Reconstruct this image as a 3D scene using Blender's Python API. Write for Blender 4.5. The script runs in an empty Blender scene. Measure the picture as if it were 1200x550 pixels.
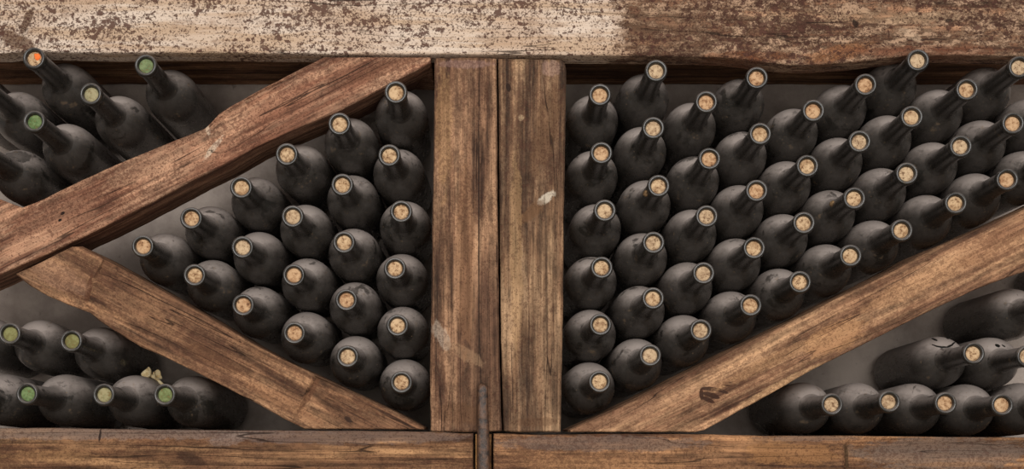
import bpy, bmesh, math, random
from mathutils import Vector, Matrix, noise as mnoise
import numpy as np

C = bpy.context.scene.collection
F, CX, CY, ZC = 1400.0, 555.0, 500.0, 1.10      # focal length in px, principal point, camera height
YL, YB, YE, YF = 1.50, 1.62, 1.795, 1.53         # lips, shoulders, bases, front of the timbers

def P(px, py, y):                                # photograph pixel + distance -> place in the room
    return Vector(((px - CX) * y / F, y, ZC - (py - CY) * y / F))

def lin(r, g, b):
    f = lambda c: c / 12.92 if c <= .04045 else ((c + .055) / 1.055) ** 2.4
    return (f(r / 255), f(g / 255), f(b / 255), 1)

# ------------------------------------------------------------------ node helpers
class NT:
    def __init__(s, name):
        s.m = bpy.data.materials.new(name); s.m.use_nodes = True
        s.t = s.m.node_tree; s.t.nodes.clear()
        s.out = s.n('ShaderNodeOutputMaterial')
    def n(s, typ, **kw):
        nd = s.t.nodes.new(typ)
        for k, v in kw.items(): setattr(nd, k, v)
        return nd
    def lk(s, a, b): s.t.links.new(a, b)
    def put(s, sock, v):
        if hasattr(v, 'is_output') or isinstance(v, bpy.types.NodeSocket): s.lk(v, sock)
        else: sock.default_value = v
    def math(s, op, a, b=0.0, c=None, clamp=False):
        nd = s.n('ShaderNodeMath', operation=op, use_clamp=clamp)
        s.put(nd.inputs[0], a); s.put(nd.inputs[1], b)
        if c is not None: s.put(nd.inputs[2], c)
        return nd.outputs[0]
    def vmul(s, v, k):
        nd = s.n('ShaderNodeVectorMath', operation='MULTIPLY'); s.put(nd.inputs[0], v); s.put(nd.inputs[1], k); return nd.outputs[0]
    def vadd(s, v, k):
        nd = s.n('ShaderNodeVectorMath', operation='ADD'); s.put(nd.inputs[0], v); s.put(nd.inputs[1], k); return nd.outputs[0]
    def noise(s, v, scale=1.0, detail=3.0, rough=.55, dist=0.0):
        nd = s.n('ShaderNodeTexNoise'); s.put(nd.inputs['Vector'], v)
        nd.inputs['Scale'].default_value = scale; nd.inputs['Detail'].default_value = detail
        nd.inputs['Roughness'].default_value = rough; nd.inputs['Distortion'].default_value = dist
        return nd.outputs['Fac']
    def step(s, v, lo, hi):                        # smooth 0..1 (lo > hi inverts)
        nd = s.n('ShaderNodeMapRange', interpolation_type='SMOOTHSTEP'); s.put(nd.inputs[0], v)
        if lo <= hi:
            nd.inputs[1].default_value = lo; nd.inputs[2].default_value = hi
        else:
            nd.inputs[1].default_value = hi; nd.inputs[2].default_value = lo
            nd.inputs[3].default_value = 1; nd.inputs[4].default_value = 0
        return nd.outputs[0]
    def ramp(s, v, stops):
        nd = s.n('ShaderNodeValToRGB'); s.put(nd.inputs[0], v); e = nd.color_ramp.elements
        while len(e) < len(stops): e.new(.5)
        for q, (p, c) in zip(e, stops): q.position = p; q.color = c
        return nd.outputs[0]
    def mix(s, f, a, b, mode='MIX'):
        nd = s.n('ShaderNodeMix', data_type='RGBA', blend_type=mode)
        s.put(nd.inputs[0], f); s.put(nd.inputs[6], a); s.put(nd.inputs[7], b); return nd.outputs[2]
    def bsdf(s, col, rough, spec=.3, bump=None, bs=.3, bd=.002):
        p = s.n('ShaderNodeBsdfPrincipled')
        s.put(p.inputs['Base Color'], col); s.put(p.inputs['Roughness'], rough)
        p.inputs['Specular IOR Level'].default_value = spec
        if bump is not None:
            b = s.n('ShaderNodeBump'); b.inputs['Strength'].default_value = bs; b.inputs['Distance'].default_value = bd
            s.put(b.inputs['Height'], bump); s.lk(b.outputs[0], p.inputs['Normal'])
        return p
    def end(s, sh): s.lk(sh.outputs[0], s.out.inputs[0]); return s.m
    def obj(s): return s.n('ShaderNodeTexCoord').outputs['Object']

# ------------------------------------------------------------------ materials
def wood(name, dark, mid, light, dirt, seed=0., paint=None, patches=(), specks=.5, speck_col=lin(70, 38, 28), pale=None, pale_amt=.5, rings=7., blot=(.42, .70)):
    t = NT(name); o = t.obj(); v = t.vadd(o, (seed, seed * .37, seed * .71))
    warp = t.noise(t.vmul(v, (3.0, 6, 6)), 1, 2)
    wv = t.vadd(v, t.vmul(t.n('ShaderNodeCombineXYZ').outputs[0], (0, 0, 0)))
    fib = t.noise(t.vmul(wv, (9, 260, 260)), 1, 4, .6)
    fib2 = t.noise(t.vmul(wv, (3.5, 75, 75)), 1, 3, .6, .4)
    rg = t.noise(t.vmul(v, (1.5, 11, 11)), 1, 2, .45, .3)
    ring = t.math('MULTIPLY_ADD', t.math('SINE', t.math('MULTIPLY', rg, rings * 6.28)), .5, .5)
    g = t.math('ADD', t.math('MULTIPLY', fib, .42), t.math('ADD', t.math('MULTIPLY', fib2, .42), t.math('MULTIPLY', ring, .16)))
    col = t.ramp(g, [(.36, dark), (.49, mid), (.60, light)])
    big = t.noise(t.vmul(v, (7, 13, 13)), 1, 4, .6)
    if pale:
        pm = t.step(t.noise(t.vmul(t.vadd(v, (3.1, 1.7, .4)), (11, 90, 90)), 1, 8, .78), .49, .62)
        col = t.mix(t.math('MULTIPLY', pm, pale_amt), col, pale)
    col = t.mix(t.math('MULTIPLY', t.step(big, *blot), .75), col, dirt)
    grime = t.noise(t.vmul(t.vadd(v, (2.2, 9.1, 4.4)), (34, 62, 62)), 1, 9, .78)      # weathered, mottled surface
    micro = t.noise(t.vmul(v, (60, 620, 620)), 1, 3, .7)
    gm = t.math('ADD', t.math('MULTIPLY', t.step(grime, .30, .70), .95), t.math('MULTIPLY', micro, .30))
    fl = t.noise(t.vmul(t.vadd(v, (6.1, 3.3, 1.9)), (5, 150, 150)), 1, 5, .7)      # open, weathered fibre
    gm = t.math('MULTIPLY_ADD', gm, .8, t.math('MULTIPLY_ADD', t.step(fl, .38, .62), .62, .20))
    cg = t.n('ShaderNodeCombineXYZ')
    for q in range(3): t.put(cg.inputs[q], gm)
    col = t.mix(1.0, col, cg.outputs[0], 'MULTIPLY')
    height = t.math('ADD', t.math('MULTIPLY', fib, .5), t.math('ADD', t.math('MULTIPLY', fib2, .8), t.math('ADD', t.math('MULTIPLY', grime, 1.3), t.math('MULTIPLY', micro, .35))))
    if paint:
        pc, x0, dense, thin = paint                 # paint: dense to the left of x0, worn thin to the right of it
        sx = t.n('ShaderNodeSeparateXYZ'); t.lk(o, sx.inputs[0])
        edge = t.math('ADD', sx.outputs[0], t.math('MULTIPLY_ADD', t.noise(t.vmul(v, (14, 14, 14)), 1, 5, .7), .22, -.11))
        cov = t.math('MULTIPLY_ADD', t.step(edge, x0 - .035, x0 + .035), thin - dense, dense)
        wear = t.noise(t.vmul(v, (30, 75, 75)), 1, 9, .76)
        fine = t.noise(t.vmul(v, (55, 120, 120)), 1, 4, .7)
        w2 = t.math('ADD', t.math('MULTIPLY', wear, .65), t.math('MULTIPLY', fine, .35))
        pmask = t.step(t.math('SUBTRACT', cov, w2), -.03, .05)
        pcol = t.mix(t.step(t.noise(t.vmul(v, (4, 60, 60)), 1, 5, .7), .42, .62), pc, lin(188, 160, 134))
        pcol = t.mix(t.math('MULTIPLY', t.step(t.noise(t.vmul(v, (8, 10, 10)), 1, 3), .45, .65), .45), pcol, lin(172, 140, 114))
        pcol = t.mix(t.step(edge, x0 - .03, x0 + .05), pcol, lin(170, 138, 112))
        pg = t.noise(t.vmul(t.vadd(v, (1.1, 4.2, 8.8)), (45, 80, 80)), 1, 8, .8)
        pcol = t.mix(t.math('MULTIPLY', t.step(pg, .50, .66), .55), pcol, lin(118, 88, 68))
        col = t.mix(pmask, col, pcol)
        height = t.math('ADD', height, t.math('MULTIPLY', pmask, .8))
    for (lx, lz, rx, rz, ang, c, amt) in patches:   # stains, scrapes and bare places where the photograph has them
        mp = t.n('ShaderNodeMapping', vector_type='TEXTURE'); t.lk(o, mp.inputs[0])
        mp.inputs['Location'].default_value = (lx, 0, lz); mp.inputs['Rotation'].default_value = (0, -ang, 0)
        mp.inputs['Scale'].default_value = (rx, 1e3, rz)
        ln = t.n('ShaderNodeVectorMath', operation='LENGTH'); t.lk(mp.outputs[0], ln.inputs[0])
        d = t.math('ADD', ln.outputs['Value'], t.math('MULTIPLY_ADD', t.noise(t.vmul(v, (60, 150, 150)), 1, 5, .7), *((.7, -.35) if amt >= .95 else (1.6, -.8))))
        col = t.mix(t.math('MULTIPLY', t.step(d, 1.1, .75), amt), col, c)
    if specks:
        cl = t.noise(t.vmul(v, (7, 12, 12)), 1, 4, .65)
        sp = t.noise(t.vmul(v, (75, 90, 90)), 1, 3, .6)
        sp2 = t.noise(t.vmul(v, (180, 215, 215)), 1, 3, .6)
        sp3 = t.noise(t.vmul(t.vadd(v, (5, 5, 5)), (380, 420, 420)), 1, 2, .5)
        m1 = t.math('MULTIPLY', t.step(t.math('ADD', sp, t.math('MULTIPLY', cl, .34)), .805, .84), 1.0 if paint else .45)
        m2 = t.step(t.math('ADD', sp2, t.math('MULTIPLY', cl, .44)), .80, .835)
        m3 = t.step(t.math('ADD', sp3, t.math('MULTIPLY', cl, .42)), .78, .84)
        mm = t.math('MULTIPLY', t.math('MAXIMUM', t.math('MAXIMUM', m1, m2), t.math('MULTIPLY', m3, .7)), specks)
        col = t.mix(mm, col, speck_col)
        height = t.math('SUBTRACT', height, mm)
    crack = t.noise(t.vmul(t.vadd(v, (7., 2., 5.)), (1.6, 42, 42)), 1, 2, .5, .15)
    ck = t.step(t.math('ABSOLUTE', t.math('SUBTRACT', crack, .5)), .006, .001)
    ck = t.math('MULTIPLY', ck, t.step(big, .46, .56))
    col = t.mix(t.math('MULTIPLY', ck, .8), col, lin(38, 24, 17))
    height = t.math('SUBTRACT', height, t.math('MULTIPLY', ck, 1.5))
    return t.end(t.bsdf(col, .8, .25, height, .75, .0028))

def glass_mat(name, clean=0.0, rubbed=.75):
    t = NT(name); o = t.obj()
    oi = t.n('ShaderNodeObjectInfo')
    v = t.vadd(o, t.vmul(oi.outputs['Location'], (37.1, 11.3, 23.7)))
    geo = t.n('ShaderNodeNewGeometry'); sn = t.n('ShaderNodeSeparateXYZ'); t.lk(geo.outputs['Normal'], sn.inputs[0])
    lying = t.math('POWER', t.step(sn.outputs[2], -.35, 1.0), 1.7)        # settled dust on what faces up, doubling as painted top-down light and shade
    n1 = t.noise(t.vmul(v, (30, 30, 20)), 1, 7, .68)
    n2 = t.noise(t.vmul(v, (170, 170, 60)), 1, 5, .7)
    rub = t.math('MAXIMUM', t.step(t.noise(t.vmul(v, (24, 24, 24)), 1, 5, .65, .4), .58, .64), t.math('MULTIPLY', t.step(t.noise(t.vmul(t.vadd(v, (4, 2, 7)), (85, 85, 22)), 1, 5, .7), .56, .66), .6))
    d = t.math('MULTIPLY_ADD', lying, 1.3, .08)
    d = t.math('MULTIPLY', d, t.math('MULTIPLY_ADD', n1, 1.7, .12))
    d = t.math('MULTIPLY', d, t.math('MULTIPLY_ADD', n2, .9, .55))
    d = t.math('MULTIPLY', d, t.math('MULTIPLY_ADD', rub, -rubbed, 1.0), clamp=True)
    d = t.math('MULTIPLY', d, 1 - clean, clamp=True)
    sp = t.step(t.noise(t.vmul(v, (430, 430, 430)), 1, 1.5, .5), .69, .76)
    mud = t.step(t.noise(t.vmul(t.vadd(v, (3, 8, 1)), (60, 60, 60)), 1, 5, .65), .62, .70)
    dc = t.mix(n1, lin(136, 125, 119), lin(172, 160, 153))
    glass = t.bsdf((.011, .010, .008, 1), t.math('MULTIPLY_ADD', n2, .25, .16), .5)
    dust = t.bsdf(dc, .62, .28, n2, .25, .0006)
    mx = t.n('ShaderNodeMixShader'); t.put(mx.inputs[0], d); t.lk(glass.outputs[0], mx.inputs[1]); t.lk(dust.outputs[0], mx.inputs[2])
    md = t.bsdf(lin(122, 102, 80), .95, .1)
    m2 = t.n('ShaderNodeMixShader'); t.put(m2.inputs[0], t.math('MAXIMUM', t.math('MULTIPLY', mud, .42 * (1 - clean)), t.math('MULTIPLY', sp, .7)))
    t.lk(mx.outputs[0], m2.inputs[1]); t.lk(md.outputs[0], m2.inputs[2])
    return t.end(m2)

def cork_mat(name, a, b, pit, amt=.8):
    t = NT(name); o = t.obj(); oi = t.n('ShaderNodeObjectInfo')
    v = t.vadd(o, t.vmul(oi.outputs['Location'], (41., 17., 29.)))
    n = t.noise(v, 230, 4, .65); n2 = t.noise(v, 700, 3, .6); h = t.noise(v, 60, 1)
    c = t.mix(t.step(t.math('ADD', t.math('MULTIPLY', n, .7), t.math('MULTIPLY', h, .3)), .38, .62), a, b)
    c = t.mix(t.math('MULTIPLY', t.step(oi.outputs['Random'], .55, 1.0), .45), c, t.mix(.5, c, lin(168, 104, 66)))
    c = t.mix(t.math('MULTIPLY', t.step(oi.outputs['Random'], .45, .0), .5), c, t.mix(.5, c, lin(176, 162, 140)))
    pm = t.step(t.math('ADD', t.math('MULTIPLY', n, .5), t.math('MULTIPLY', n2, .5)), .47, .40)
    c = t.mix(t.math('MULTIPLY', pm, amt), c, pit)
    return t.end(t.bsdf(c, .9, .2, n2, .5, .0008))

def simple(name, c1, c2, sc=30, rough=.8, bs=.4, spec=.3, lo=.35, hi=.65):
    t = NT(name); v = t.obj(); n = t.noise(v, sc, 6, .65)
    return t.end(t.bsdf(t.mix(t.step(n, lo, hi), c1, c2), rough, spec, n, bs, .002))

M = {}
M['glass'] = glass_mat('dusty_bottle_glass')
M['even'] = glass_mat('evenly_dusty_glass', 0.0, .1)
M['lip'] = glass_mat('bottle_lip_glass', .62)
M['neck'] = glass_mat('bottle_neck_glass', .30)
M['cork'] = cork_mat('cork', lin(150, 117, 85), lin(196, 166, 130), lin(86, 57, 38))
M['cork_green'] = cork_mat('green_waxed_cork', lin(72, 96, 56), lin(112, 130, 86), lin(120, 98, 62), .6)
M['cork_grey'] = cork_mat('grey_dusty_cork', lin(112, 112, 76), lin(150, 140, 104), lin(120, 84, 50), .7)
M['orange'] = simple('orange_wax', lin(226, 92, 34), lin(240, 130, 60), 300)
M['mark'] = simple('bare_glass_mark', (.006, .006, .005, 1), (.010, .010, .009, 1), 200, .4)
M['mud'] = simple('dried_mud', lin(92, 70, 48), lin(146, 116, 82), 180)
M['fungus'] = simple('dried_fungus', lin(196, 168, 116), lin(236, 220, 180), 160)
M['iron'] = simple('rusty_iron', lin(44, 33, 28), lin(92, 64, 46), 150, .5, .9, .5)

def wall_mat():
    t = NT('cellar_plaster'); v = t.obj()
    a = t.noise(v, 9, 6, .65); b = t.noise(v, 70, 5, .7)
    c = t.mix(t.step(a, .35, .65), lin(146, 133, 125), lin(184, 170, 160))
    c = t.mix(t.math('MULTIPLY', t.step(b, .62, .72), .5), c, lin(98, 86, 78))
    return t.end(t.bsdf(c, .92, .15, t.math('ADD', a, b), .6, .004))
M['wall'] = wall_mat()
M['floor'] = simple('cellar_floor_stone', lin(92, 82, 72), lin(128, 116, 102), 8)

# ------------------------------------------------------------------ object helpers
def link(name, me, mat, parent=None, smooth=True):
    if mat is not None and not me.materials: me.materials.append(mat)
    o = bpy.data.objects.new(name, me); C.objects.link(o)
    if parent is not None: o.parent = parent
    return o
def empty(name, mat4):
    o = bpy.data.objects.new(name, None); C.objects.link(o); o.matrix_world = mat4; o.empty_display_size = .03
    return o
def tag(o, label=None, cat=None, group=None, kind=None):
    if label: o['label'] = label
    if cat: o['category'] = cat
    if group: o['group'] = group
    if kind: o['kind'] = kind
    return o
def mesh_of(bm, name):
    bmesh.ops.recalc_face_normals(bm, faces=bm.faces)
    me = bpy.data.meshes.new(name); bm.to_mesh(me); bm.free(); return me
def lathe(name, prof, n=48, caps=(False, False)):    # prof: (z, r)
    bm = bmesh.new(); rings = []
    for z, r in prof:
        if r < 1e-6: rings.append([bm.verts.new((0, 0, z))])
        else: rings.append([bm.verts.new((r * math.cos(2 * math.pi * i / n), r * math.sin(2 * math.pi * i / n), z)) for i in range(n)])
    for a, b in zip(rings, rings[1:]):
        for i in range(n):
            j = (i + 1) % n
            if len(a) == 1 and len(b) == 1: continue
            if len(a) == 1: bm.faces.new((a[0], b[i], b[j]))
            elif len(b) == 1: bm.faces.new((a[i], a[j], b[0]))
            else: bm.faces.new((a[i], a[j], b[j], b[i]))
    for k, cap in zip((0, -1), caps):
        if cap: bm.faces.new(rings[k])
    for f in bm.faces: f.smooth = True
    return mesh_of(bm, name)

def densify(poly, step):
    out = []
    for a, b in zip(poly, poly[1:] + poly[:1]):
        n = max(1, int(round((b - a).length / step)))
        out += [a + (b - a) * (i / n) for i in range(n)]
    return out

class Timber:
    """A sawn or hewn timber: its face outline (pixels at distance y), real depth, worn edges and an uneven face."""
    def __init__(s, px, y, depth, ang):
        w = [P(x, yy, y) for x, yy in px]
        s.y, s.depth, s.ang = y, depth, math.radians(ang)
        s.o = sum(w, Vector()) / len(w)
        s.lx = Vector((math.cos(s.ang), 0, math.sin(s.ang))); s.lz = Vector((-math.sin(s.ang), 0, math.cos(s.ang)))
        s.poly = [s.loc(q) for q in w]
    def loc(s, q): d = q - s.o; return Vector((d.dot(s.lx), d.dot(s.lz)))
    def at(s, px, py): return s.loc(P(px, py, s.y))
    def patch(s, px, py, rx, ry, ang, c, amt):      # a patch given in pixels, ang in degrees in the picture
        l = s.at(px, py); k = s.y / F
        return (l.x, l.y, rx * k, ry * k, math.radians(ang) - s.ang, c, amt)
    def build(s, name, mat, parent=None, edge=.0022, rough=.0010, relief=.0009, disp=None, grid=.011, seed=0., drop=0., lift=0.):
        poly = s.poly
        area = sum(a.x * b.y - b.x * a.y for a, b in zip(poly, poly[1:] + poly[:1]))
        if area < 0: poly = poly[::-1]
        pts = densify(poly, .007); n = len(pts); nrm = []
        for i in range(n):
            a, b, c = pts[i - 1], pts[i], pts[(i + 1) % n]
            d1 = (b - a).normalized(); d2 = (c - b).normalized()
            n1 = Vector((-d1.y, d1.x)); n2 = Vector((-d2.y, d2.x)); m = n1 + n2
            m = m.normalized() if m.length > 1e-6 else n1
            nrm.append(m / max(.35, m.dot(n1)))
        nz = lambda p, f, k: mnoise.noise(Vector((p.x * f + seed, p.y * f, k)))
        outer = [p + q * (abs(nz(p, 30, 1.3)) + .4 * abs(nz(p, 120, 4.3))) * rough for p, q in zip(pts, nrm)]
        ins = [edge * (.55 + .9 * abs(nz(p, 22, 7.7))) for p in pts]
        inner = [p + q * e for p, q, e in zip(outer, nrm, ins)]
        bm = bmesh.new()
        f = bm.faces.new([bm.verts.new((p.x, 0, p.y)) for p in inner])
        bmesh.ops.triangulate(bm, faces=[f])
        xs = [p.x for p in inner]; zs = [p.y for p in inner]
        x = min(xs) + grid
        while x < max(xs):
            bmesh.ops.bisect_plane(bm, geom=bm.verts[:] + bm.edges[:] + bm.faces[:], plane_co=(x, 0, 0), plane_no=(1, 0, 0), dist=1e-6); x += grid
        z = min(zs) + grid
        while z < max(zs):
            bmesh.ops.bisect_plane(bm, geom=bm.verts[:] + bm.edges[:] + bm.faces[:], plane_co=(0, 0, z), plane_no=(0, 0, 1), dist=1e-6); z += grid
        for v in bm.verts:
            if not v.is_boundary:
                q = Vector((v.co.x * 14 + seed, v.co.z * 40, 2.2))
                v.co.y += relief * (.5 + mnoise.noise(q) + .5 * mnoise.noise(q * 2.7))
                if disp: v.co.y += disp(v.co.x, v.co.z)
        for fc in bm.faces: fc.smooth = True
        def ring(ps, y): return [bm.verts.new((p.x, y, p.y)) for p in ps]
        r0 = ring(inner, 0); mids = [q * e for q, e in zip(nrm, ins)]
        r1 = ring([p + m * .3 for p, m in zip(outer, mids)], edge * .35); r2 = ring(outer, edge * 1.1)
        r3 = ring(outer, s.depth * (.25 if drop else .02 if lift else .5)); r4 = ring([p - Vector((0, drop if q.y < -.3 else 0)) for p, q in zip(outer, nrm)] if drop else [p + Vector((-math.sin(-s.ang) * 0, lift)) if q.y > .3 else p for p, q in zip(outer, nrm)], s.depth)
        for a, b in ((r0, r1), (r1, r2), (r2, r3), (r3, r4)):
            for i in range(n):
                j = (i + 1) % n; bm.faces.new((a[i], a[j], b[j], b[i])).smooth = True
        bf = bm.faces.new(r4); bmesh.ops.triangulate(bm, faces=[bf])
        me = bpy.data.meshes.new(name)
        bmesh.ops.recalc_face_normals(bm, faces=bm.faces)
        for fc in bm.faces:                         # the face itself looks at the room
            pass
        bm.to_mesh(me); bm.free()
        try: me.set_sharp_from_angle(angle=math.radians(50))
        except Exception: pass
        o = link(name, me, mat, parent)
        mw = Matrix.Translation(s.o) @ Matrix.Rotation(-s.ang, 4, 'Y')
        if parent is None: o.matrix_world = mw
        else: o.matrix_local = parent.matrix_world.inverted() @ mw
        return o

# ------------------------------------------------------------------ the setting
def wall():
    bm = bmesh.new(); nx, nz = 150, 90; y0 = 1.812
    g = [[bm.verts.new((-2.2 + 4.4 * i / nx, y0 + .006 * (1 + mnoise.noise(Vector((i * .21, j * .21, 3)))) + .003 * mnoise.noise(Vector((i * .7, j * .7, 9))), 2.4 * j / nz)) for i in range(nx + 1)] for j in range(nz + 1)]
    for j in range(nz):
        for i in range(nx): bm.faces.new((g[j][i], g[j][i + 1], g[j + 1][i + 1], g[j + 1][i])).smooth = True
    r = bmesh.ops.extrude_face_region(bm, geom=bm.faces[:])
    for v in [e for e in r['geom'] if isinstance(e, bmesh.types.BMVert)]: v.co.y = 2.05
    return tag(link('wall_back', mesh_of(bm, 'wall_back'), M['wall']), 'grey plaster cellar wall behind the bottles', kind='structure')
wall()
bm = bmesh.new()
r = bmesh.ops.create_grid(bm, x_segments=40, y_segments=40, size=1)
for v in bm.verts: v.co = Vector((v.co.x * 2.2, v.co.y * 2.25 - .45, .004 * mnoise.noise(v.co * 9) - .004))
tag(link('floor', mesh_of(bm, 'floor'), M['floor']), 'stone cellar floor below the rack', kind='structure')

# ------------------------------------------------------------------ timbers
def gauss(x, z, c, sx, sz): return math.exp(-((x - c.x) / sx) ** 2 - ((z - c.y) / sz) ** 2)

tb = Timber([(-120, -95), (1320, -95), (1320, 70), (1200, 66.5), (1120, 64.5), (1075, 64), (1040, 68), (1005, 73), (960, 76), (925, 76), (890, 72), (850, 67), (790, 66), (700, 65), (664, 65), (600, 64.5), (508, 64), (380, 63.5), (250, 62), (120, 62.5), (60, 61), (28, 60), (0, 63), (-120, 63)], YF, .036, 0)
k = YF / F
paint_edge = tb.at(708, 30).x
pt = [tb.patch(20, 48, 9, 26, 68, lin(92, 62, 40), .8), tb.patch(30, 24, 5, 18, -28, lin(86, 58, 38), .8),
      tb.patch(985, 20, 120, 9, 0, lin(172, 140, 110), .35), tb.patch(1090, 20, 60, 7, 4, lin(182, 150, 120), .45), tb.patch(1003, 27, 4, 6, 30, lin(30, 18, 12), .9),
      tb.patch(1112, 24, 5, 2.5, 0, lin(30, 18, 12), .9), tb.patch(985, 62, 45, 10, 12, lin(150, 98, 62), .6), tb.patch(880, 66, 60, 7, 0, lin(118, 70, 42), .6),
      tb.patch(1085, 60, 110, 7, 0, lin(120, 70, 48), .5), tb.patch(1070, 42, 16, 5, -30, lin(196, 166, 138), .6), tb.patch(780, 40, 60, 28, 0, lin(110, 82, 62), .5)]
M['top'] = wood('painted_top_timber', lin(66, 44, 33), lin(110, 77, 57), lin(152, 113, 86), lin(90, 62, 47), 1.3,
                paint=(lin(212, 192, 174), paint_edge, .70, .505), patches=pt, specks=.9, speck_col=lin(80, 50, 40), pale=lin(168, 134, 106), pale_amt=.6)
gash = tb.at(20, 45)
def dtop(x, z):
    c = z - gash.y; lx = gash.x - c * (-.55)
    return .010 * math.exp(-((x - lx) / .006) ** 2) * math.exp(-(c / .024) ** 2) + .004 * gauss(x, z, tb.at(1003, 27), .006, .008)
tag(tb.build('top_beam', M['top'], disp=dtop, seed=2.), 'long horizontal timber at the top with flaking pale paint and rust-brown specks', 'timber beam', kind='thing')

# recessed dark plank that closes the bins behind the top timber
bm = bmesh.new()
zb = ZC + .5165
nx = 120
rows = []
for (y, z) in ((1.575, zb + .004), (1.577, zb), (1.69, zb + .001), (1.803, zb), (1.805, zb + .004), (1.805, zb + .06), (1.575, zb + .06)):
    rows.append([bm.verts.new((-.74 + 1.6 * i / nx, y, z + (.0016 * mnoise.noise(Vector((i * .4, y * 60, 1))) if z < zb + .01 else 0))) for i in range(nx + 1)])
for a, b in zip(rows, rows[1:] + rows[:1]):
    for i in range(nx): bm.faces.new((a[i], a[i + 1], b[i + 1], b[i]))
bm.faces.new([r[0] for r in rows]); bm.faces.new([r[-1] for r in rows])
M['shelf'] = wood('dark_plank', lin(84, 56, 40), lin(132, 92, 64), lin(166, 122, 88), lin(108, 74, 52), 5.1, specks=.3)
tag(link('shelf_plank', mesh_of(bm, 'shelf_plank'), M['shelf']), 'dark recessed plank above the bottles just behind the painted top beam', 'plank', kind='thing')

# upright post: two boards side by side
post = empty('upright_post', Matrix.Translation((P(583, 500, YF).x, YF + .06, 0)))
tag(post, 'upright post of two worn boards with a long crack at the middle of the rack', 'timber post', kind='thing')
bl = Timber([(511, 67), (560, 66.5), (582, 68), (583, 120), (583.5, 200), (584.5, 300), (585.5, 400), (587, 450), (588.5, 506), (540, 507), (504, 506), (503.5, 430), (505, 360), (506, 270), (507.5, 200), (508.5, 120), (509, 70)], YF, .13, 90)
br = Timber([(584, 68), (640, 68.5), (657, 69.5), (662, 73), (664, 82), (663, 150), (662, 215), (661, 260), (660.5, 350), (659, 430), (657.5, 507), (600, 507), (590.2, 506), (588.7, 450), (587, 400), (586, 300), (585, 200), (584.5, 120)], YF, .13, 90)
pl = [bl.patch(517, 393, 8, 20, 28, lin(186, 168, 150), .4), bl.patch(561, 250, .9, 150, 0, lin(34, 23, 17), .85), bl.patch(563, 430, .8, 50, 2, lin(34, 23, 17), .8), bl.patch(530, 300, .7, 90, 0, lin(44, 30, 22), .6), bl.patch(545, 415, 26, 8, -32, lin(150, 118, 90), .5), bl.patch(520, 150, 10, 80, 0, lin(160, 122, 84), .45), bl.patch(545, 75, 34, 5, 0, lin(150, 118, 108), .5),
      bl.patch(570, 110, 3, 14, 0, lin(70, 44, 30), .6), bl.patch(545, 300, 12, 120, 0, lin(150, 108, 76), .3), bl.patch(540, 485, 34, 14, 0, lin(96, 66, 44), .5)]
pr = [br.patch(640, 232, 13, 6, 38, lin(206, 192, 172), .75), br.patch(624, 248, 22, 8, 42, lin(104, 74, 50), .7), br.patch(620, 420, .7, 60, 0, lin(40, 27, 20), .7), br.patch(600, 440, .7, 40, 1, lin(40, 27, 20), .7), br.patch(640, 330, 1.6, 120, 1, lin(60, 42, 30), .6), br.patch(596, 103, 3, 6, 20, lin(36, 22, 15), .9), br.patch(611, 138, 4, 4, 0, lin(178, 150, 118), .6),
      br.patch(640, 150, 14, 60, -12, lin(96, 68, 46), .5), br.patch(605, 300, 8, 120, 0, lin(168, 132, 92), .35), br.patch(630, 495, 28, 6, 0, lin(90, 62, 42), .5), br.patch(646, 80, 12, 10, 0, lin(166, 134, 120), .4)]
M['postl'] = wood('post_board_wood', lin(62, 42, 31), lin(118, 86, 64), lin(158, 121, 92), lin(88, 62, 47), 2.2, patches=pl, specks=.4, pale=lin(156, 122, 94), pale_amt=.3)
M['postr'] = wood('post_board_wood_ochre', lin(60, 43, 32), lin(116, 87, 64), lin(158, 126, 96), lin(86, 62, 46), 3.7, patches=pr, specks=.4, pale=lin(156, 126, 98), pale_amt=.3)
bl.build('post_board', M['postl'], post, seed=4., edge=.003, disp=lambda x, z: .0025 * gauss(x, z, bl.at(530, 402), .03, .008))
br.build('post_board', M['postr'], post, seed=5., edge=.003, disp=lambda x, z: .003 * gauss(x, z, br.at(632, 240), .02, .012))
tn = Timber([(556.5, 508.5), (576.5, 508.5), (576.5, 640), (556.5, 640)], YF + .006, .05, 90)
M['tenon'] = wood('tenon_wood', lin(70, 46, 28), lin(124, 88, 52), lin(160, 118, 74), lin(90, 62, 36), 9.2, specks=.6)
tn.build('tenon', M['tenon'], post, seed=6.)
# below the picture the post runs on to the floor
fp = Timber([(512, 645.5), (655, 645.5), (655, CY + ZC * F / (YF - .04) - 1), (512, CY + ZC * F / (YF - .04) - 1)], YF - .04, .18, 90)
fp.build('post_foot', M['postl'], post, seed=7., grid=.05)

UPPER_LEFT = [(379, 66.5), (340, 86), (300, 107), (270, 124), (256, 133), (247, 143), (240, 150), (200, 166), (135, 193), (92, 212), (50, 233), (26, 243), (0, 233), (-100, 195), (-100, 366), (0, 322), (50, 300), (100, 277), (150, 252), (225, 212), (262, 194), (300, 172), (350, 150), (400, 129), (435, 111), (470, 92), (505, 73.5), (505, 66.5)]
ul = Timber(UPPER_LEFT, YF, .15, 26)
pu = [ul.patch(252, 160, 5, 22, 62, lin(206, 182, 158), .0), ul.patch(170, 195, 60, 14, 26, lin(176, 138, 110), .4), ul.patch(330, 120, 60, 12, 26, lin(150, 100, 76), .4), ul.patch(60, 262, 60, 22, 26, lin(166, 122, 96), .35), ul.patch(73, 250, 3, 1.8, 30, lin(20, 12, 8), 1.0), ul.patch(70, 258, 2.4, 1.6, 30, lin(20, 12, 8), 1.0),
      ul.patch(450, 80, 55, 8, 20, lin(106, 70, 50), .5), ul.patch(250, 172, 3.5, 18, -36, lin(204, 180, 156), .75), ul.patch(243, 150, 3, 9, 14, lin(204, 180, 156), .6)]
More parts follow.
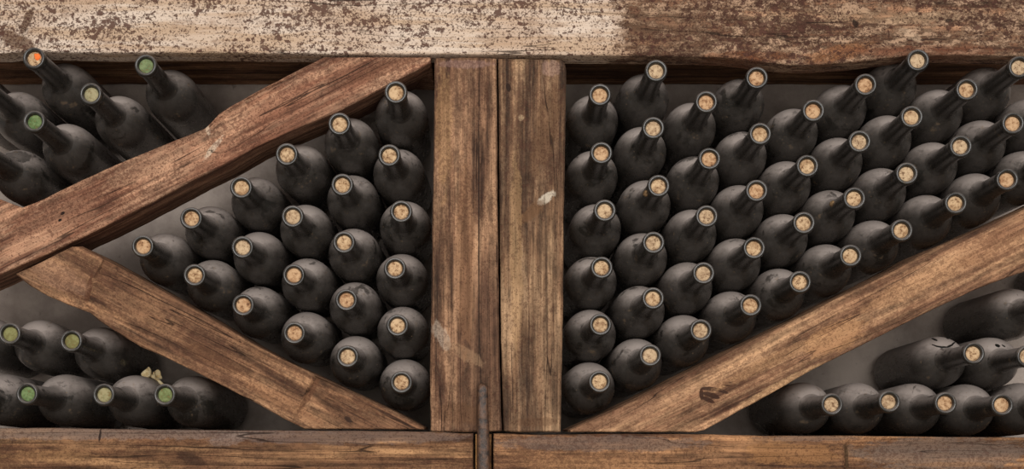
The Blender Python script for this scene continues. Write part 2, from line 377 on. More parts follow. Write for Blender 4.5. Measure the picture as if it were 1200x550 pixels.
M['ul'] = wood('upper_left_brace_wood', lin(76, 48, 36), lin(132, 92, 70), lin(176, 134, 106), lin(112, 72, 54), 4.4, patches=pu, specks=.6, speck_col=lin(92, 54, 40), pale=lin(182, 146, 118), pale_amt=.5)
sc = ul.at(252, 158)
tag(ul.build('diagonal_brace', M['ul'], seed=8., lift=.020, disp=lambda x, z: .006 / (1 + math.exp(min(60, max(-60, -(x - sc.x - .3 * (z - sc.y)) / .0035)))) * math.exp(-max(0, x - sc.x) / .10)),
    'reddish diagonal brace rising from the left edge up to the top beam', 'timber brace', kind='thing')

LOWER_LEFT = [(17, 321), (40, 310.5), (84, 288.5), (96, 287), (107, 293), (150, 317), (200, 345), (250, 374), (288, 397), (319, 414), (361, 434), (400, 452), (430, 466), (460, 480), (497, 500), (497, 504), (357, 503.2), (330, 490), (300, 473), (250, 447), (230, 437), (195, 420), (165, 407), (140, 392), (115, 376), (105, 367), (80, 358), (55, 347), (35, 336)]
LOWER_LEFT = [(x, y + (1.0 if i > 2 and i < 15 else 0)) for i, (x, y) in enumerate(LOWER_LEFT)]
ll = Timber(LOWER_LEFT, YF, .13, -27)
pq = [ll.patch(104, 338, 3.5, 20, -12, lin(92, 58, 38), .8), ll.patch(362, 462, 4, 26, -32, lin(96, 62, 42), .7), ll.patch(170, 365, 50, 10, -28, lin(150, 112, 82), .4), ll.patch(70, 325, 40, 14, -26, lin(166, 126, 100), .45), ll.patch(250, 420, 40, 10, -28, lin(112, 78, 54), .5), ll.patch(408, 492, 6, 3, -30, lin(46, 30, 22), .9), ll.patch(330, 470, 50, 8, -28, lin(156, 112, 80), .45)]
M['ll'] = wood('lower_left_brace_wood', lin(68, 46, 33), lin(118, 84, 60), lin(158, 118, 86), lin(98, 68, 50), 6.5, patches=pq, specks=.4, pale=lin(160, 124, 94), pale_amt=.4)
s1, s2 = ll.at(104, 340), ll.at(360, 460)
tag(ll.build('diagonal_brace', M['ll'], seed=9., disp=lambda x, z: .005 * (1 if x > s1.x else 0) * math.exp(-max(0, x - s1.x) / .04) + .005 * (1 if x > s2.x else 0) * math.exp(-max(0, x - s2.x) / .05)),
    'shorter brown diagonal brace sloping down from left to the foot of the post', 'timber brace', kind='thing')

RIGHT = [(668, 504), (692, 493), (715, 482.5), (750, 465), (800, 440), (850, 414.5), (885, 397), (905, 388), (950, 366), (1000, 340), (1050, 315), (1100, 288), (1140, 272), (1200, 245), (1320, 188), (1320, 262), (1250, 294), (1200, 319), (1188, 323), (1150, 337), (1100, 360), (1050, 385), (1000, 410), (950, 435), (900, 464), (860, 486), (826, 504.5), (815, 507), (668, 507)]
rt = Timber(RIGHT, YF, .13, 26.5)
pz = [rt.patch(822, 462, 2.6, 7.5, 4, lin(56, 35, 25), .95), rt.patch(832, 456, 12, 2.6, -4, lin(56, 35, 25), .95), rt.patch(846, 458.5, 9, 2.2, -20, lin(56, 35, 25), .95), rt.patch(833, 463, 11, 3.0, -12, lin(56, 35, 25), .95), rt.patch(830, 469, 9, 2.8, -24, lin(56, 35, 25), .95), rt.patch(838, 466, 7, 1.8, -8, lin(56, 35, 25), .95), rt.patch(853, 452, 6, 1.2, -6, lin(56, 35, 25), .95), rt.patch(855, 449, 4, 1.0, 20, lin(56, 35, 25), .95),
      rt.patch(980, 395, 40, 18, 26, lin(192, 142, 98), .45), rt.patch(900, 425, 70, 8, 26, lin(196, 150, 108), .4), rt.patch(1080, 330, 80, 12, 26, lin(180, 134, 96), .4), rt.patch(735, 487, 50, 10, 20, lin(150, 110, 84), .4), rt.patch(920, 450, 60, 6, 27, lin(198, 158, 116), .5), rt.patch(1160, 290, 50, 18, 26, lin(150, 106, 76), .4), rt.patch(700, 500, 30, 5, 10, lin(110, 78, 58), .5)]
M['rt'] = wood('right_brace_wood', lin(84, 57, 42), lin(138, 101, 75), lin(178, 138, 104), lin(110, 78, 58), 7.9, patches=pz, specks=.4, speck_col=lin(84, 48, 32), pale=lin(186, 146, 108), pale_amt=.35, rings=5.)
tag(rt.build('diagonal_brace', M['rt'], seed=10.), 'long tan diagonal brace rising to the right with a dark scorched mark', 'timber brace', kind='thing')

LB = [(-130, 502), (-40, 502), (60, 501.5), (120, 503), (300, 504.5), (420, 505), (500, 506), (555, 508), (555, 640), (-130, 640)]
lb = Timber(LB, YF - .002, .27, 0)
pb = [lb.patch(120, 508, 260, 8, 0, lin(126, 108, 98), .6), lb.patch(400, 512, 170, 9, 0, lin(112, 92, 82), .65), lb.patch(117, 511, 1.6, 8, -8, lin(30, 20, 15), .9), lb.patch(225, 538, 22, 6, -20, lin(60, 40, 28), .7), lb.patch(270, 515, 28, 8, 10, lin(140, 122, 112), .4), lb.patch(60, 535, 60, 8, 0, lin(166, 124, 84), .4)]
M['lb'] = wood('bottom_timber_wood', lin(66, 44, 29), lin(116, 82, 56), lin(160, 120, 84), lin(92, 62, 44), 11.3, patches=pb, specks=.4, pale=lin(158, 120, 84), pale_amt=.4)
tag(lb.build('bottom_beam', M['lb'], seed=11., drop=.010), 'horizontal bottom timber left of the iron spike, carrying the green-sealed bottles', 'timber beam', kind='thing')
RB = [(578, 508), (640, 509.5), (700, 508.5), (830, 509), (900, 511), (1000, 511), (1100, 512), (1200, 513), (1330, 514), (1330, 640), (578, 640)]
rb = Timber(RB, YF - .002, .27, 0)
pc = [rb.patch(700, 520, 130, 10, 0, lin(112, 94, 84), .6), rb.patch(1110, 532, 112, 22, 0, lin(116, 98, 86), .7), rb.patch(930, 532, 60, 14, 0, lin(166, 118, 74), .5), rb.patch(700, 545, 110, 7, 0, lin(158, 116, 80), .5), rb.patch(993, 536, 3, 15, 5, lin(74, 54, 34), .8), rb.patch(950, 514, 60, 4, 0, lin(110, 92, 82), .5), rb.patch(1120, 545, 50, 3, 0, lin(152, 112, 80), .5)]
M['rb'] = wood('bottom_timber_wood_orange', lin(68, 44, 30), lin(120, 84, 58), lin(164, 120, 84), lin(94, 64, 46), 13.7, patches=pc, specks=.4, pale=lin(162, 122, 88), pale_amt=.4)
e1 = rb.at(991, 521)
tag(rb.build('bottom_beam', M['rb'], seed=12., drop=.010, grid=.006, disp=lambda x, z: .006 * (1 / (1 + math.exp(min(60, max(-60, -(x - e1.x) / .0012))))) * (1 if z < e1.y else .15)),
    'horizontal bottom timber right of the iron spike with a broken-off grey end', 'timber beam', kind='thing')

# forged spike in the joint
def spike():
    bm = bmesh.new(); rings = []; n = 12
    secs = [(449.5, 2.2, .002), (451, 4.6, .005), (455, 5.6, .0075), (462, 5.7, .0078), (472, 5.4, .0072), (480, 5.9, .0085), (495, 6.2, .009), (515, 6.6, .0095), (540, 6.8, .010), (575, 6.8, .010), (639.5, 6.0, .009)]
    for y, w, d in secs:
        c = P(565.5 + (y - 450) * .012, y, YF - .0125); hw = 1.16 * w * YF / F; ring = []
        for i in range(n):
            a = 2 * math.pi * i / n; ex = lambda q: math.copysign(abs(q) ** .7, q)
            j = 1 + .06 * mnoise.noise(Vector((i * 1.3, y * .11, 2)))
            ring.append(bm.verts.new((c.x + hw * ex(math.cos(a)) * j, c.y + d * ex(math.sin(a)) * j, c.z)))
        rings.append(ring)
    for a, b in zip(rings, rings[1:]):
        for i in range(n): bm.faces.new((a[i], a[(i + 1) % n], b[(i + 1) % n], b[i])).smooth = True
    bm.faces.new(rings[0]); bm.faces.new(rings[-1])
    o = link('iron_spike', mesh_of(bm, 'iron_spike'), M['iron'])
    sd = o.modifiers.new('smooth', 'SUBSURF'); sd.levels = sd.render_levels = 1
    return o
tag(spike(), 'rusty forged iron spike standing in the joint below the central post', 'spike')

# ------------------------------------------------------------------ bottles: (lip px, shoulder px)
LEFT_COLS = [   # columns counted from the post outwards, each from the brace up
    [((467, 450.5), (471.5, 454)), ((466, 382), (472, 391)), ((463, 315.5), (471, 327)), ((469, 247), (474, 264)), ((458, 178.5), (468, 202)), ((460.5, 112), (467, 140))],
    [((407, 419), (416, 425)), ((406, 352), (416, 361)), ((403, 284.5), (414.5, 298)), ((401, 214), (413, 234)), ((397.5, 148), (410, 170))],
    [((345, 391), (359, 396)), ((344, 323), (360, 333)), ((343, 254), (358, 270)), ((336, 182), (353, 200))],
    [((285, 358), (303, 366)), ((284, 290.5), (303.5, 302)), ((283, 220), (301, 238))],
    [((227, 325), (248, 337)), ((224, 256), (247, 272))],
    [((165.5, 292), (192, 307))]]
RIGHT_COLS = [
    [((703, 451), (690, 456.5)), ((703.6, 383.6), (692, 395)), ((705, 314), (693, 330.5)), ((709, 248), (698, 270)), ((704.5, 177), (694, 207)), ((702, 112), (694.5, 142))],
    [((763.6, 421), (747, 431.5)), ((764.5, 353), (749, 368)), ((764, 286), (752, 303)), ((772, 217.6), (756, 242)), ((765.6, 150.5), (751, 179)), ((770, 82), (754, 117))],
    [((824, 391), (804, 403.5)), ((826, 325), (807, 340)), ((828, 256), (810, 278)), ((834, 188), (814, 214.6)), ((828, 119.5), (809, 151))],
    [((885, 362.6), (859, 376)), ((887, 295), (864, 312.6)), ((890, 225.6), (868, 249)), ((895, 159.6), (872, 187)), ((887, 92), (865.5, 123))],
    [((945.6, 333.6), (917, 347)), ((945, 264.5), (920, 283.5)), ((950, 199.7), (924, 223)), ((955, 133), (929, 159))],
    [((1003, 302.7), (974, 319.5)), ((1005.6, 235.6), (978, 256.6)), ((1009, 168), (981.6, 193.6)), ((1014.4, 101), (984.6, 130.6))],
    [((1064, 274), (1030, 292)), ((1067, 205.6), (1035, 230)), ((1069, 139.5), (1038, 167)), ((1076, 73), (1042.6, 104.4))],
    [((1121.3, 243.7), (1085.7, 263.4)), ((1126, 176), (1090.3, 201.5)), ((1132, 107.7), (1096, 138.7))],
    [((1182.4, 215.7), (1142, 237.4)), ((1187.4, 146), (1147, 172.6)), ((1191.6, 80.5), (1150, 110.7))],
    [((1241, 187), (1198, 210)), ((1247, 121), (1204, 147))]]
UPPER = [((39, 68), (80, 105), 'cork+orange', 'dusty bottle with an orange wax spot on its cork under the top beam'),
         ((106.5, 110.6), (142, 143), 'grey', 'dusty bottle with a faded grey-green cork, between the orange-spotted one and the reddish brace'),
         ((40, 142), (81, 175.5), 'green', 'dusty bottle with a bright green cork, directly below the orange-spotted one'),
         ((171, 77), (201, 112), 'green', 'dusty bottle with a green cork standing apart, highest along the reddish brace'),
         ((-22, 103), (20, 136), 'cork', 'dusty bottle cut off at the left edge, below the orange-spotted one'),
         ((-22, 178), (24, 206), 'cork', 'dusty bottle cut off at the left edge, lowest one lying on the reddish brace'),
         ((-68, 80), (-27, 113), 'cork', 'bottle almost out of view at the left edge, only its shoulder showing below the beam')]
LOWER_L = [((11.6, 391.6), (48, 405), 'green', 'dusty bottle with a green cork at the left end of the lower left upper row'),
           ((83.5, 400), (118, 413.5), 'green', 'dusty bottle with a green cork in the upper row, right under the short brace'),
           ((31.4, 462), (75, 469), 'green', 'dusty bottle with a green cork on the bottom timber, first from the left edge'),
           ((122, 463), (157, 470), 'grey', 'dusty bottle with a worn brown cork, on the bottom timber beside the dried fungus'),
           ((193, 463), (225, 470.5), 'green', 'dusty bottle with a vivid green cork, last on the left bottom timber towards the post'),
           ((-42, 461), (3, 468.5), 'cork', 'dusty bottle cut off by the left edge, standing in the row on the bottom timber'),
           ((-58, 387), (-18, 401), 'cork', 'dusty bottle cut off by the left edge, in the upper row below the braces')]
LOWER_R = [((974, 474.7), (943, 478.5), 'cork', 'dusty bottle first in the row on the right bottom timber, just below the tan brace'),
           ((1043, 470), (1005, 478.7), 'cork', 'dusty bottle second in the row on the right bottom timber'),
           ((1109, 472), (1072, 479), 'cork', 'dusty bottle third in the row on the right bottom timber, under the smiley bottle'),
           ((1176, 472), (1134, 479), 'cork', 'dusty bottle fourth in the row on the right bottom timber'),
           ((1240, 472), (1196.5, 479), 'cork', 'dusty bottle cut off by the right edge in the row on the bottom timber'),
           ((1141.6, 415), (1100, 425), 'cork', 'dusty bottle with a smiling face drawn in the dust of its shoulder'),
           ((1203, 418), (1161, 425.6), 'cork', 'dusty bottle with a wiped finger smudge on its shoulder, beside the smiley bottle'),
           ((1228, 362), (1184, 371), 'cork', 'large dark bottle lying highest under the tan brace, its neck out of view'),
           ((1320, 308), (1272, 322), 'cork', 'dark bottle base just showing at the right edge below the tan brace')]
ORD = ['first', 'second', 'third', 'fourth', 'fifth', 'sixth', 'seventh', 'eighth', 'ninth', 'tenth']
UP = ['lowest', 'second', 'third', 'fourth', 'fifth', 'sixth']
B = []     # dicts
for ci, col in enumerate(LEFT_COLS):
    for ri, (l, s) in enumerate(col):
        if len(col) == 1: lab = 'dusty corked bottle alone at the far left tip of the bin left of the post'
        elif ri == len(col) - 1: lab = f'dusty corked bottle topmost in the {ORD[ci]} column left of the post'
        elif ri == 0: lab = f'dusty corked bottle lowest in the {ORD[ci]} column left of the post, on the brace'
        else: lab = f'dusty corked bottle in the {ORD[ci]} column left of the post, {UP[ri]} up from the brace'
        B.append(dict(l=l, s=s, kind='cork', label=lab, group='bottles in the bin left of the post', bin=0))
for ci, col in enumerate(RIGHT_COLS):
    for ri, (l, s) in enumerate(col):
        w = 'on the right edge' if ci == 9 else 'right of the post'
        cn = 'column' if ci == 9 else f'{ORD[ci]} column'
        if ri == len(col) - 1: lab = f'dusty corked bottle topmost in the {cn} {w}' + (', cork out of view' if ci == 9 else '')
        elif ri == 0: lab = f'dusty corked bottle lowest in the {cn} {w}, on the tan brace'
        else: lab = f'dusty corked bottle in the {cn} {w}, {UP[ri]} up from the brace'
        B.append(dict(l=l, s=s, kind='cork', label=lab, group='bottles in the big bin right of the post', bin=1))
for lst, g, b in ((UPPER, 'bottles in the upper left corner', 2), (LOWER_L, 'bottles in the lower left corner', 3), (LOWER_R, 'bottles in the lower right corner', 4)):
    for l, s, kd, lab in lst: B.append(dict(l=l, s=s, kind=kd, label=lab, group=g, bin=b))

# --- settle them: two points on each axis (shoulder A, base E), no body may enter another body or a timber
R, GAP = .0355, .0003
N = len(B)
FWD = {(460.5, 112): .03, (397.5, 148): .025, (336, 182): .015}      # pulled a little out of the stack
fw = np.array([FWD.get(b['l'], 0.) for b in B])
A = np.array([[P(*b['s'], YB - q).x, P(*b['s'], YB - q).z] for b, q in zip(B, fw)])
L = np.array([[P(*b['l'], YL - q).x, P(*b['l'], YL - q).z] for b, q in zip(B, fw)])
slope = (A - L) / (YB - YL)
A = A + slope * fw[:, None]                       # the axis where it crosses the common shoulder plane
bins = np.array([b['bin'] for b in B])
for k_ in range(5):
    i = np.where(bins == k_)[0]
    X = np.c_[np.ones(len(i)), A[i]]
    fit = X @ np.linalg.lstsq(X, slope[i], rcond=None)[0]
    slope[i] = .8 * slope[i] + .2 * fit
A0 = A.copy(); E0 = A + slope * (YE - YB); E = E0.copy()
def wpoly(px): return np.array([[P(x, y, YF).x, P(x, y, YF).z] for x, y in px])
def segs(px): w = wpoly(px); return [(w[i], w[(i + 1) % len(w)]) for i in range(len(w))]
UNDER = wpoly(UPPER_LEFT)[14:27] + np.array([-.45, .89]) * .0105; UNDER = [(a, b) for a, b in zip(UNDER, UNDER[1:])]
TIM = segs(UPPER_LEFT[:15]) + UNDER + segs(LOWER_LEFT) + segs(RIGHT)
lbz = [(P(x, y, YF).x, P(x, y, YF).z) for x, y in LB[:8]]; rbz = [(P(x, y, YF).x, P(x, y, YF).z) for x, y in RB[:9]]
tbz = sorted((P(x, y, YF).x, P(x, y, YF).z) for x, y in [(-120, 63), (0, 63), (28, 60), (60, 61), (120, 62.5), (250, 62), (380, 63.5), (508, 64), (664, 65), (790, 66), (850, 67), (890, 72), (925, 76), (960, 76), (1005, 73), (1040, 68), (1075, 64), (1120, 64.5), (1200, 66.5), (1320, 70)])
def ip(tab, x): return np.interp(x, [p[0] for p in tab], [p[1] for p in tab])
PXL, PXR = P(508.5, 0, YF).x, P(664.5, 0, YF).x
iu, ju = np.triu_indices(N, 1)
def collide(Q, extra=0.):
    d = Q[ju] - Q[iu]; dist = np.hypot(d[:, 0], d[:, 1]) + 1e-9
    sl = (slope_now[iu] + slope_now[ju]) / 2
    # a tilted cylinder is wider in the cut plane along its tilt
    u = d / dist[:, None]; w = np.sqrt(1 + np.minimum(.03, (sl * u).sum(1) ** 2))
    need = 2 * (R + GAP) * w
    m = dist < need
    push = ((need - dist) * .5)[m][:, None] * u[m]
    np.add.at(Q, iu[m], -push); np.add.at(Q, ju[m], push)
def timbers(Q, rad, only_struts):
    for a, b in TIM:
        ab = b - a; t = np.clip(((Q - a) @ ab) / (ab @ ab), 0, 1); c = a + t[:, None] * ab
        nr = np.array([-ab[1], ab[0]]) / np.hypot(*ab); sd = np.sign((A0 - a) @ nr)      # each bottle stays on its side
        d = Q - c; dist = np.hypot(d[:, 0], d[:, 1]) + 1e-9; inside = ((Q - a) @ nr) * sd
        on = (t > 0) & (t < 1); near = np.abs((A0 - a) @ nr) < .12
        m = on & near & (inside < rad) & (inside > -.03)
        Q[m] += (nr * sd[m][:, None]) * (rad - inside[m])[:, None]
        m = ~on & (dist < rad)
        Q[m] += (d[m] / dist[m][:, None]) * (rad - dist[m])[:, None]
    for i in range(N):
        if B[i]['bin'] == 0: Q[i, 0] = min(Q[i, 0], PXL - rad)
        if B[i]['bin'] == 1: Q[i, 0] = max(Q[i, 0], PXR + rad)
def deck(Q, dz):
    for i in range(N):
        if B[i]['bin'] == 3: Q[i, 1] = max(Q[i, 1], ip(lbz, Q[i, 0]) + R + .0008 - dz)
        if B[i]['bin'] == 4: Q[i, 1] = max(Q[i, 1], ip(rbz, Q[i, 0]) + R + .0008 - dz)
    Q[:, 1] = np.minimum(Q[:, 1], ZC + .5145 - R * 1.02)
for it in range(900):
    w = .04 * max(0., 1 - it / 800)
    A += (A0 - A) * w; E += (E0 - E) * w
    slope_now = (E - A) / (YE - YB)
    collide(A); collide(E)
    t = .045 / (YE - YB)
    timbers(A, R + .0012, True)
    Q = A + (E - A) * t; Q2 = Q.copy(); timbers(Q2, R + .0012, True); dQ = Q2 - Q; A += dQ; E += dQ
    deck(A, 0.); deck(E, .0085)
    tn_ = (1.55 - YB) / (YE - YB); nk = A + (E - A) * tn_      # necks pass below the top timber
    lim = ip(tbz, nk[:, 0]) - .0165
    over = np.maximum(0, nk[:, 1] - lim); A[:, 1] -= over; E[:, 1] -= over
res = []
for i, b in enumerate(B):
    q = fw[i] / (YE - YB); a = Vector((A[i, 0] - (E[i, 0] - A[i, 0]) * q, YB - fw[i], A[i, 1] - (E[i, 1] - A[i, 1]) * q)); e = Vector((E[i, 0], YE, E[i, 1])); ax = (a - e).normalized()
    b['lip'] = a + ax * .122; b['axis'] = ax
    px = CX + b['lip'].x * F / b['lip'].y; py = CY - (b['lip'].z - ZC) * F / b['lip'].y
    b['err'] = math.hypot(px - b['l'][0], py - b['l'][1]); res.append(b['err'])
viol = []
for Q in (A, E):
    d = Q[ju] - Q[iu]; dd = np.hypot(d[:, 0], d[:, 1]); viol.append((2 * R - dd.min(), int((dd < 2 * R).sum())))
print('VIOL', viol)
print('LIP ERR mean %.1f max %.1f' % (sum(res) / N, max(res)), sorted([(round(b['err']), b['l']) for b in B], key=lambda q: -q[0])[:8])

# --- meshes (local +Z runs to the lip, origin at the base)
H = .297
def st(s_): return H - s_
neck_prof = [(.0085, .0124), (.016, .0126), (.03, .0128), (.05, .0131), (.064, .0133), (.074, .0136), (.081, .0142), (.0855, .0154), (.089, .0176)]
sh_prof = [(.089, .0176), (.0915, .0203), (.094, .0228), (.097, .0253), (.101, .0278), (.106, .0302), (.111, .0321), (.117, .0336), (.124, .0347), (.132, .0354), (.140, .0355)]
def smooth_prof(p, n=4):                            # Catmull-Rom through the profile points
    out = []
    for i in range(len(p) - 1):
        p0, p1, p2, p3 = p[max(0, i - 1)], p[i], p[i + 1], p[min(len(p) - 1, i + 2)]
        for k_ in range(n):
            t = k_ / n
            out.append(tuple(.5 * (2 * b_ + (c_ - a_) * t + (2 * a_ - 5 * b_ + 4 * c_ - d_) * t * t + (3 * b_ - a_ - 3 * c_ + d_) * t ** 3) for a_, b_, c_, d_ in zip(p0, p1, p2, p3)))
    out.append(p[-1]); return out
def rev(p): return [(st(s_), r_) for s_, r_ in p]
body = rev(smooth_prof(sh_prof)) + [(.150, .0355), (.10, .0355), (.05, .0354), (.012, .0352), (.006, .0345), (.002, .0328), (0, .0298), (.001, .027), (.012, .015), (.018, .006), (.019, 0)]
me_body = lathe('bottle_body', body, 56)
me_neck = lathe('bottle_neck', rev(smooth_prof(neck_prof)), 40)
lipp = [(.012, .0120), (.0115, .0131), (.0102, .01365), (.0085, .0140), (.006, .01425), (.0035, .01425), (.0016, .01385), (.0004, .0132), (0, .0122), (.0002, .0110), (.0010, .0100), (.003, .0094), (.010, .0092)]
me_lip = lathe('bottle_lip', rev(lipp), 40)
def cork_mesh(name):
    return lathe(name, rev([(.016, 0), (.016, .0091), (.0048, .0091), (.0041, .0087), (.0038, .006), (.0037, 0)]), 32)
me_cork = {k_: cork_mesh('cork_' + k_) for k_ in ('cork', 'green', 'grey')}
me_cork['cork'].materials.append(M['cork']); me_cork['green'].materials.append(M['cork_green']); me_cork['grey'].materials.append(M['cork_grey'])

def body_r(s_):
    pr = neck_prof + sh_prof[1:] + [(.28, .0355)]
    return np.interp(s_, [q[0] for q in pr], [q[1] for q in pr])

def bottle_matrix(b, roll):
    z = b['axis']; up = Vector((0, 0, 1)); x = up.cross(z).normalized(); y = z.cross(x)   # local y points up
    m = Matrix((x, y, z)).transposed().to_4x4() @ Matrix.Rotation(0, 4, 'Z')
    m.translation = b['lip'] - z * H
    return m

proto = empty('wine_bottle', Matrix.Identity(4))
p_body = link('body', me_body, M['glass'], proto); p_neck = link('neck', me_neck, M['neck'], proto)
p_lip = link('lip', me_lip, M['lip'], proto); p_cork = link('cork', me_cork['cork'], None, proto)
def child_copy(src, root):
    c = src.copy(); C.objects.link(c); c.parent = root; return c
for i, b in enumerate(B):
    if i == 0:
        root = proto; cork = p_cork
    else:
        root = proto.copy(); C.objects.link(root)
        for q in (p_body, p_neck, p_lip): child_copy(q, root)
        cork = child_copy(p_cork, root)
    root.matrix_world = bottle_matrix(b, 0)
    tag(root, b['label'], 'bottle', b['group'])
    kd = b['kind'].split('+')[0]; cork.data = me_cork[kd]
    if kd == 'green': cork['label'] = 'cork under green wax'
    b['root'] = root; b['cork'] = cork
    if b['l'] in ((1141.6, 415), (1203, 418)):
        bd = [c for c in root.children if c.name.startswith('body')][0]; bd.data = me_body.copy(); bd.data.materials[0] = M['even']

def find(l): return min(B, key=lambda b: math.hypot(b['l'][0] - l[0], b['l'][1] - l[1]))
def blob(name, c, rad, mat, parent, seed=0., sq=(1, 1, 1)):
    bm = bmesh.new(); bmesh.ops.create_icosphere(bm, subdivisions=3, radius=1)
    for v in bm.verts:
        k_ = 1 + .45 * mnoise.noise(v.co * 1.7 + Vector((seed, 0, 0))); v.co = Vector((v.co.x * sq[0], v.co.y * sq[1], v.co.z * sq[2])) * rad * k_ + Vector(c)
    for f in bm.faces: f.smooth = True
    return link(name, mesh_of(bm, name), mat, parent)
# orange wax left on one cork
ob = find((39, 68)); w_ = blob('wax_spot', (.0035, .0025, st(.0036)), .0044, M['orange'], ob['cork'], 3, (1, 1, .22)); w_['label'] = 'orange wax spot'
# mud on two necks
for l, x, y, s_, rr in (((772, 217.6), -.0125, -.004, .026, .0042), ((1005.6, 235.6), -.0125, .004, .058, .0040)):
    b = find(l); blob('mud_lump', (x, y, st(s_)), rr, M['mud'], b['root'], rr * 999, (.8, 1, 1.4))
# finger marks in the dust: strokes that follow the glass
def to_local(b, px, py):                            # the spot of this bottle's glass that stands at a place of the photograph
    mi = b['root'].matrix_world.inverted()
    o = mi @ Vector((0, 0, ZC)); d = (mi.to_3x3() @ (P(px, py, 1.0) - Vector((0, 0, ZC)))).normalized()
    t = 1.35
    while t < 2.0:
        q = o + d * t; s_ = H - q.z
        if 0.01 < s_ < .29 and math.hypot(q.x, q.y) <= body_r(s_): return q
        t += .0004
    return None
def stroke(name, b, pts, wid):
    bm = bmesh.new(); q = [to_local(b, *p) for p in pts]; q = [v for v in q if v is not None]; prev = None
    if len(q) < 2: bm.free(); return
    cen = []
    for a, c in zip(q, q[1:]): cen += [a.lerp(c, i / 6) for i in range(6)]
    cen.append(q[-1])
    for i, c in enumerate(cen):
        tg = (cen[min(i + 1, len(cen) - 1)] - cen[max(i - 1, 0)]).normalized()
        nn = Vector((c.x, c.y, .4 * math.hypot(c.x, c.y))).normalized(); sd = tg.cross(nn).normalized()
        u = i / (len(cen) - 1); hw = wid * (.45 + .55 * math.sin(math.pi * min(1, max(0, u * .9 + .05))))
        row = []
        for f_, h_ in ((-1, -.0002), (-.6, .0004), (0, .0005), (.6, .0004), (1, -.0002)):
            g = c + sd * hw * f_; s_ = min(.28, max(.012, H - g.z)); r_ = body_r(s_) + h_; k_ = r_ / max(1e-6, math.hypot(g.x, g.y))
            row.append(bm.verts.new((g.x * k_, g.y * k_, g.z + h_ * .5)))
        if prev:
            for j in range(4): bm.faces.new((prev[j], prev[j + 1], row[j + 1], row[j])).smooth = True
        prev = row
    return link(name, mesh_of(bm, name), M['mark'], b['root'])
sm = find((1141.6, 415))
for pts, wd in (([(1092, 397), (1095.5, 398.2), (1098.5, 400)], .0021), ([(1107.5, 394.8), (1109.5, 396.5), (1111.2, 398)], .0019), ([(1092.5, 404.4), (1098, 406.4), (1104, 407.6), (1110, 407.2), (1115.5, 404.8), (1119, 401.6)], .0017)):
    o = stroke('drawn_mark', sm, pts, wd)
    if o: o['label'] = 'dark stroke of the smiling face'
sg = find((1203, 418))
for pts, wd in (([(1166.5, 404.2), (1169, 405.5), (1171.5, 407.2)], .0030), ([(1174, 404.5), (1176, 406), (1178, 407)], .0013)):
    stroke('finger_smudge', sg, pts, wd)

# dried fungus between two bottles
fb = find((122, 463))
base = P(186, 448.5, 1.655)
root = empty('dried_fungus', Matrix.Translation(base)); tag(root, 'small dried cream fungus with curled caps perched between two green-corked bottles', 'fungus')
def tube(name, pts, rads, mat, parent, n=12):
    bm = bmesh.new(); rs = []
    for i, (c, r_) in enumerate(zip(pts, rads)):
        tg = (pts[min(i + 1, len(pts) - 1)] - pts[max(i - 1, 0)]).normalized(); x = tg.cross(Vector((0, 1, .01))).normalized(); y = x.cross(tg)
        rs.append([bm.verts.new(c + (x * math.cos(2 * math.pi * j / n) + y * math.sin(2 * math.pi * j / n)) * r_) for j in range(n)])
    for a, b_ in zip(rs, rs[1:]):
        for j in range(n): bm.faces.new((a[j], a[(j + 1) % n], b_[(j + 1) % n], b_[j])).smooth = True
    bm.faces.new(rs[0]); bm.faces.new(rs[-1])
    return link(name, mesh_of(bm, name), mat, parent)
lp = lambda px, py, dy=0: P(px, py, 1.655 + dy) - base
tube('stalk', [lp(193, 453), lp(188, 448.5), lp(184, 444.5), lp(181, 442), lp(177, 440.5)], [.0022, .0021, .0022, .0030, .0028], M['fungus'], root)
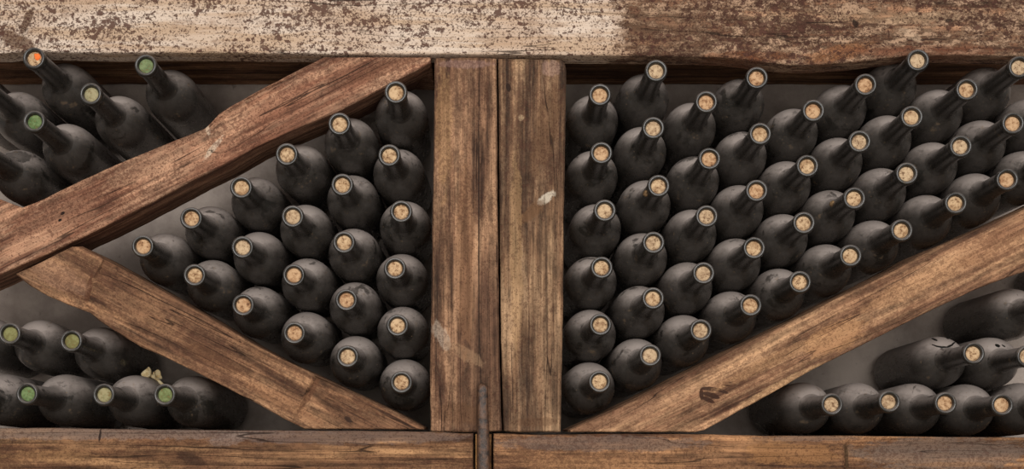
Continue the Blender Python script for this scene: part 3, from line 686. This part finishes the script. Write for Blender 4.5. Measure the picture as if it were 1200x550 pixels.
def cup(name, c, axis, r_, seed, parent):
    prof = [(0, 0), (.0012, .45), (.35, .8), (.75, 1.0), (.85, .97), (.72, .85), (.35, .6), (.18, 0)]
    bm = bmesh.new(); n = 24; rs = []
    rot = Vector((0, 0, 1)).rotation_difference(axis.normalized()).to_matrix()
    for z, rr in prof:
        ring = []
        for j in range(n if rr > 0 else 1):
            a = 2 * math.pi * j / n; wv = 1 + .22 * math.sin(3 * a + seed) * rr
            ring.append(bm.verts.new(Vector(c) + rot @ Vector((rr * r_ * math.cos(a) * wv, rr * r_ * math.sin(a), z * r_ * wv))))
        rs.append(ring)
    for a, b_ in zip(rs, rs[1:]):
        for j in range(n):
            k_ = (j + 1) % n
            if len(a) == 1: bm.faces.new((a[0], b_[j], b_[k_]))
            elif len(b_) == 1: bm.faces.new((a[j], a[k_], b_[0]))
            else: bm.faces.new((a[j], a[k_], b_[k_], b_[j]))
    for f in bm.faces: f.smooth = True
    return link(name, mesh_of(bm, name), M['fungus'], parent)
cup('cap', lp(176, 439.5), Vector((-.62, -.72, .3)), .0084, .4, root)
cup('cap', lp(182, 441, -.002), Vector((.75, -.55, .45)), .0070, 2.1, root)

# ------------------------------------------------------------------ light, camera, look
def area(name, loc, target, sx, sy, power, col):
    l = bpy.data.lights.new(name, 'AREA'); l.shape = 'RECTANGLE'; l.size = sx; l.size_y = sy; l.energy = power; l.color = col
    o = bpy.data.objects.new(name, l); C.objects.link(o); o.location = loc
    o.rotation_euler = (Vector(target) - Vector(loc)).to_track_quat('-Z', 'Y').to_euler(); return o
area('cellar_window_light', (.1, -1.5, 2.25), (.1, 1.55, 1.27), 2.4, 1.4, 95, (1.0, .98, .95))
area('front_fill_light', (-.1, -.7, .85), (.1, 1.6, 1.4), 1.8, .9, 18, (1.0, .95, .88))  # added fill, no real lamp: brightens the undersides and the back wall
w = bpy.data.worlds.new('World'); bpy.context.scene.world = w; w.use_nodes = True
w.node_tree.nodes['Background'].inputs[0].default_value = (1.0, .96, .92, 1); w.node_tree.nodes['Background'].inputs[1].default_value = .26

cam = bpy.data.cameras.new('Camera'); co = bpy.data.objects.new('Camera', cam); C.objects.link(co)
co.location = (0, 0, ZC); co.rotation_euler = (math.pi / 2, 0, 0)
cam.sensor_fit = 'HORIZONTAL'; cam.sensor_width = 36; cam.lens = F / 1200 * 36
cam.shift_x = (600 - CX) / 1200; cam.shift_y = (CY - 275) / 1200; cam.clip_start = .05
s = bpy.context.scene; s.camera = co
s.cycles.denoising_prefilter = 'NONE'
s.view_settings.view_transform = 'Standard'; s.view_settings.look = 'None'
s.view_settings.exposure = 0; s.view_settings.gamma = 1; s.view_settings.use_curve_mapping = False
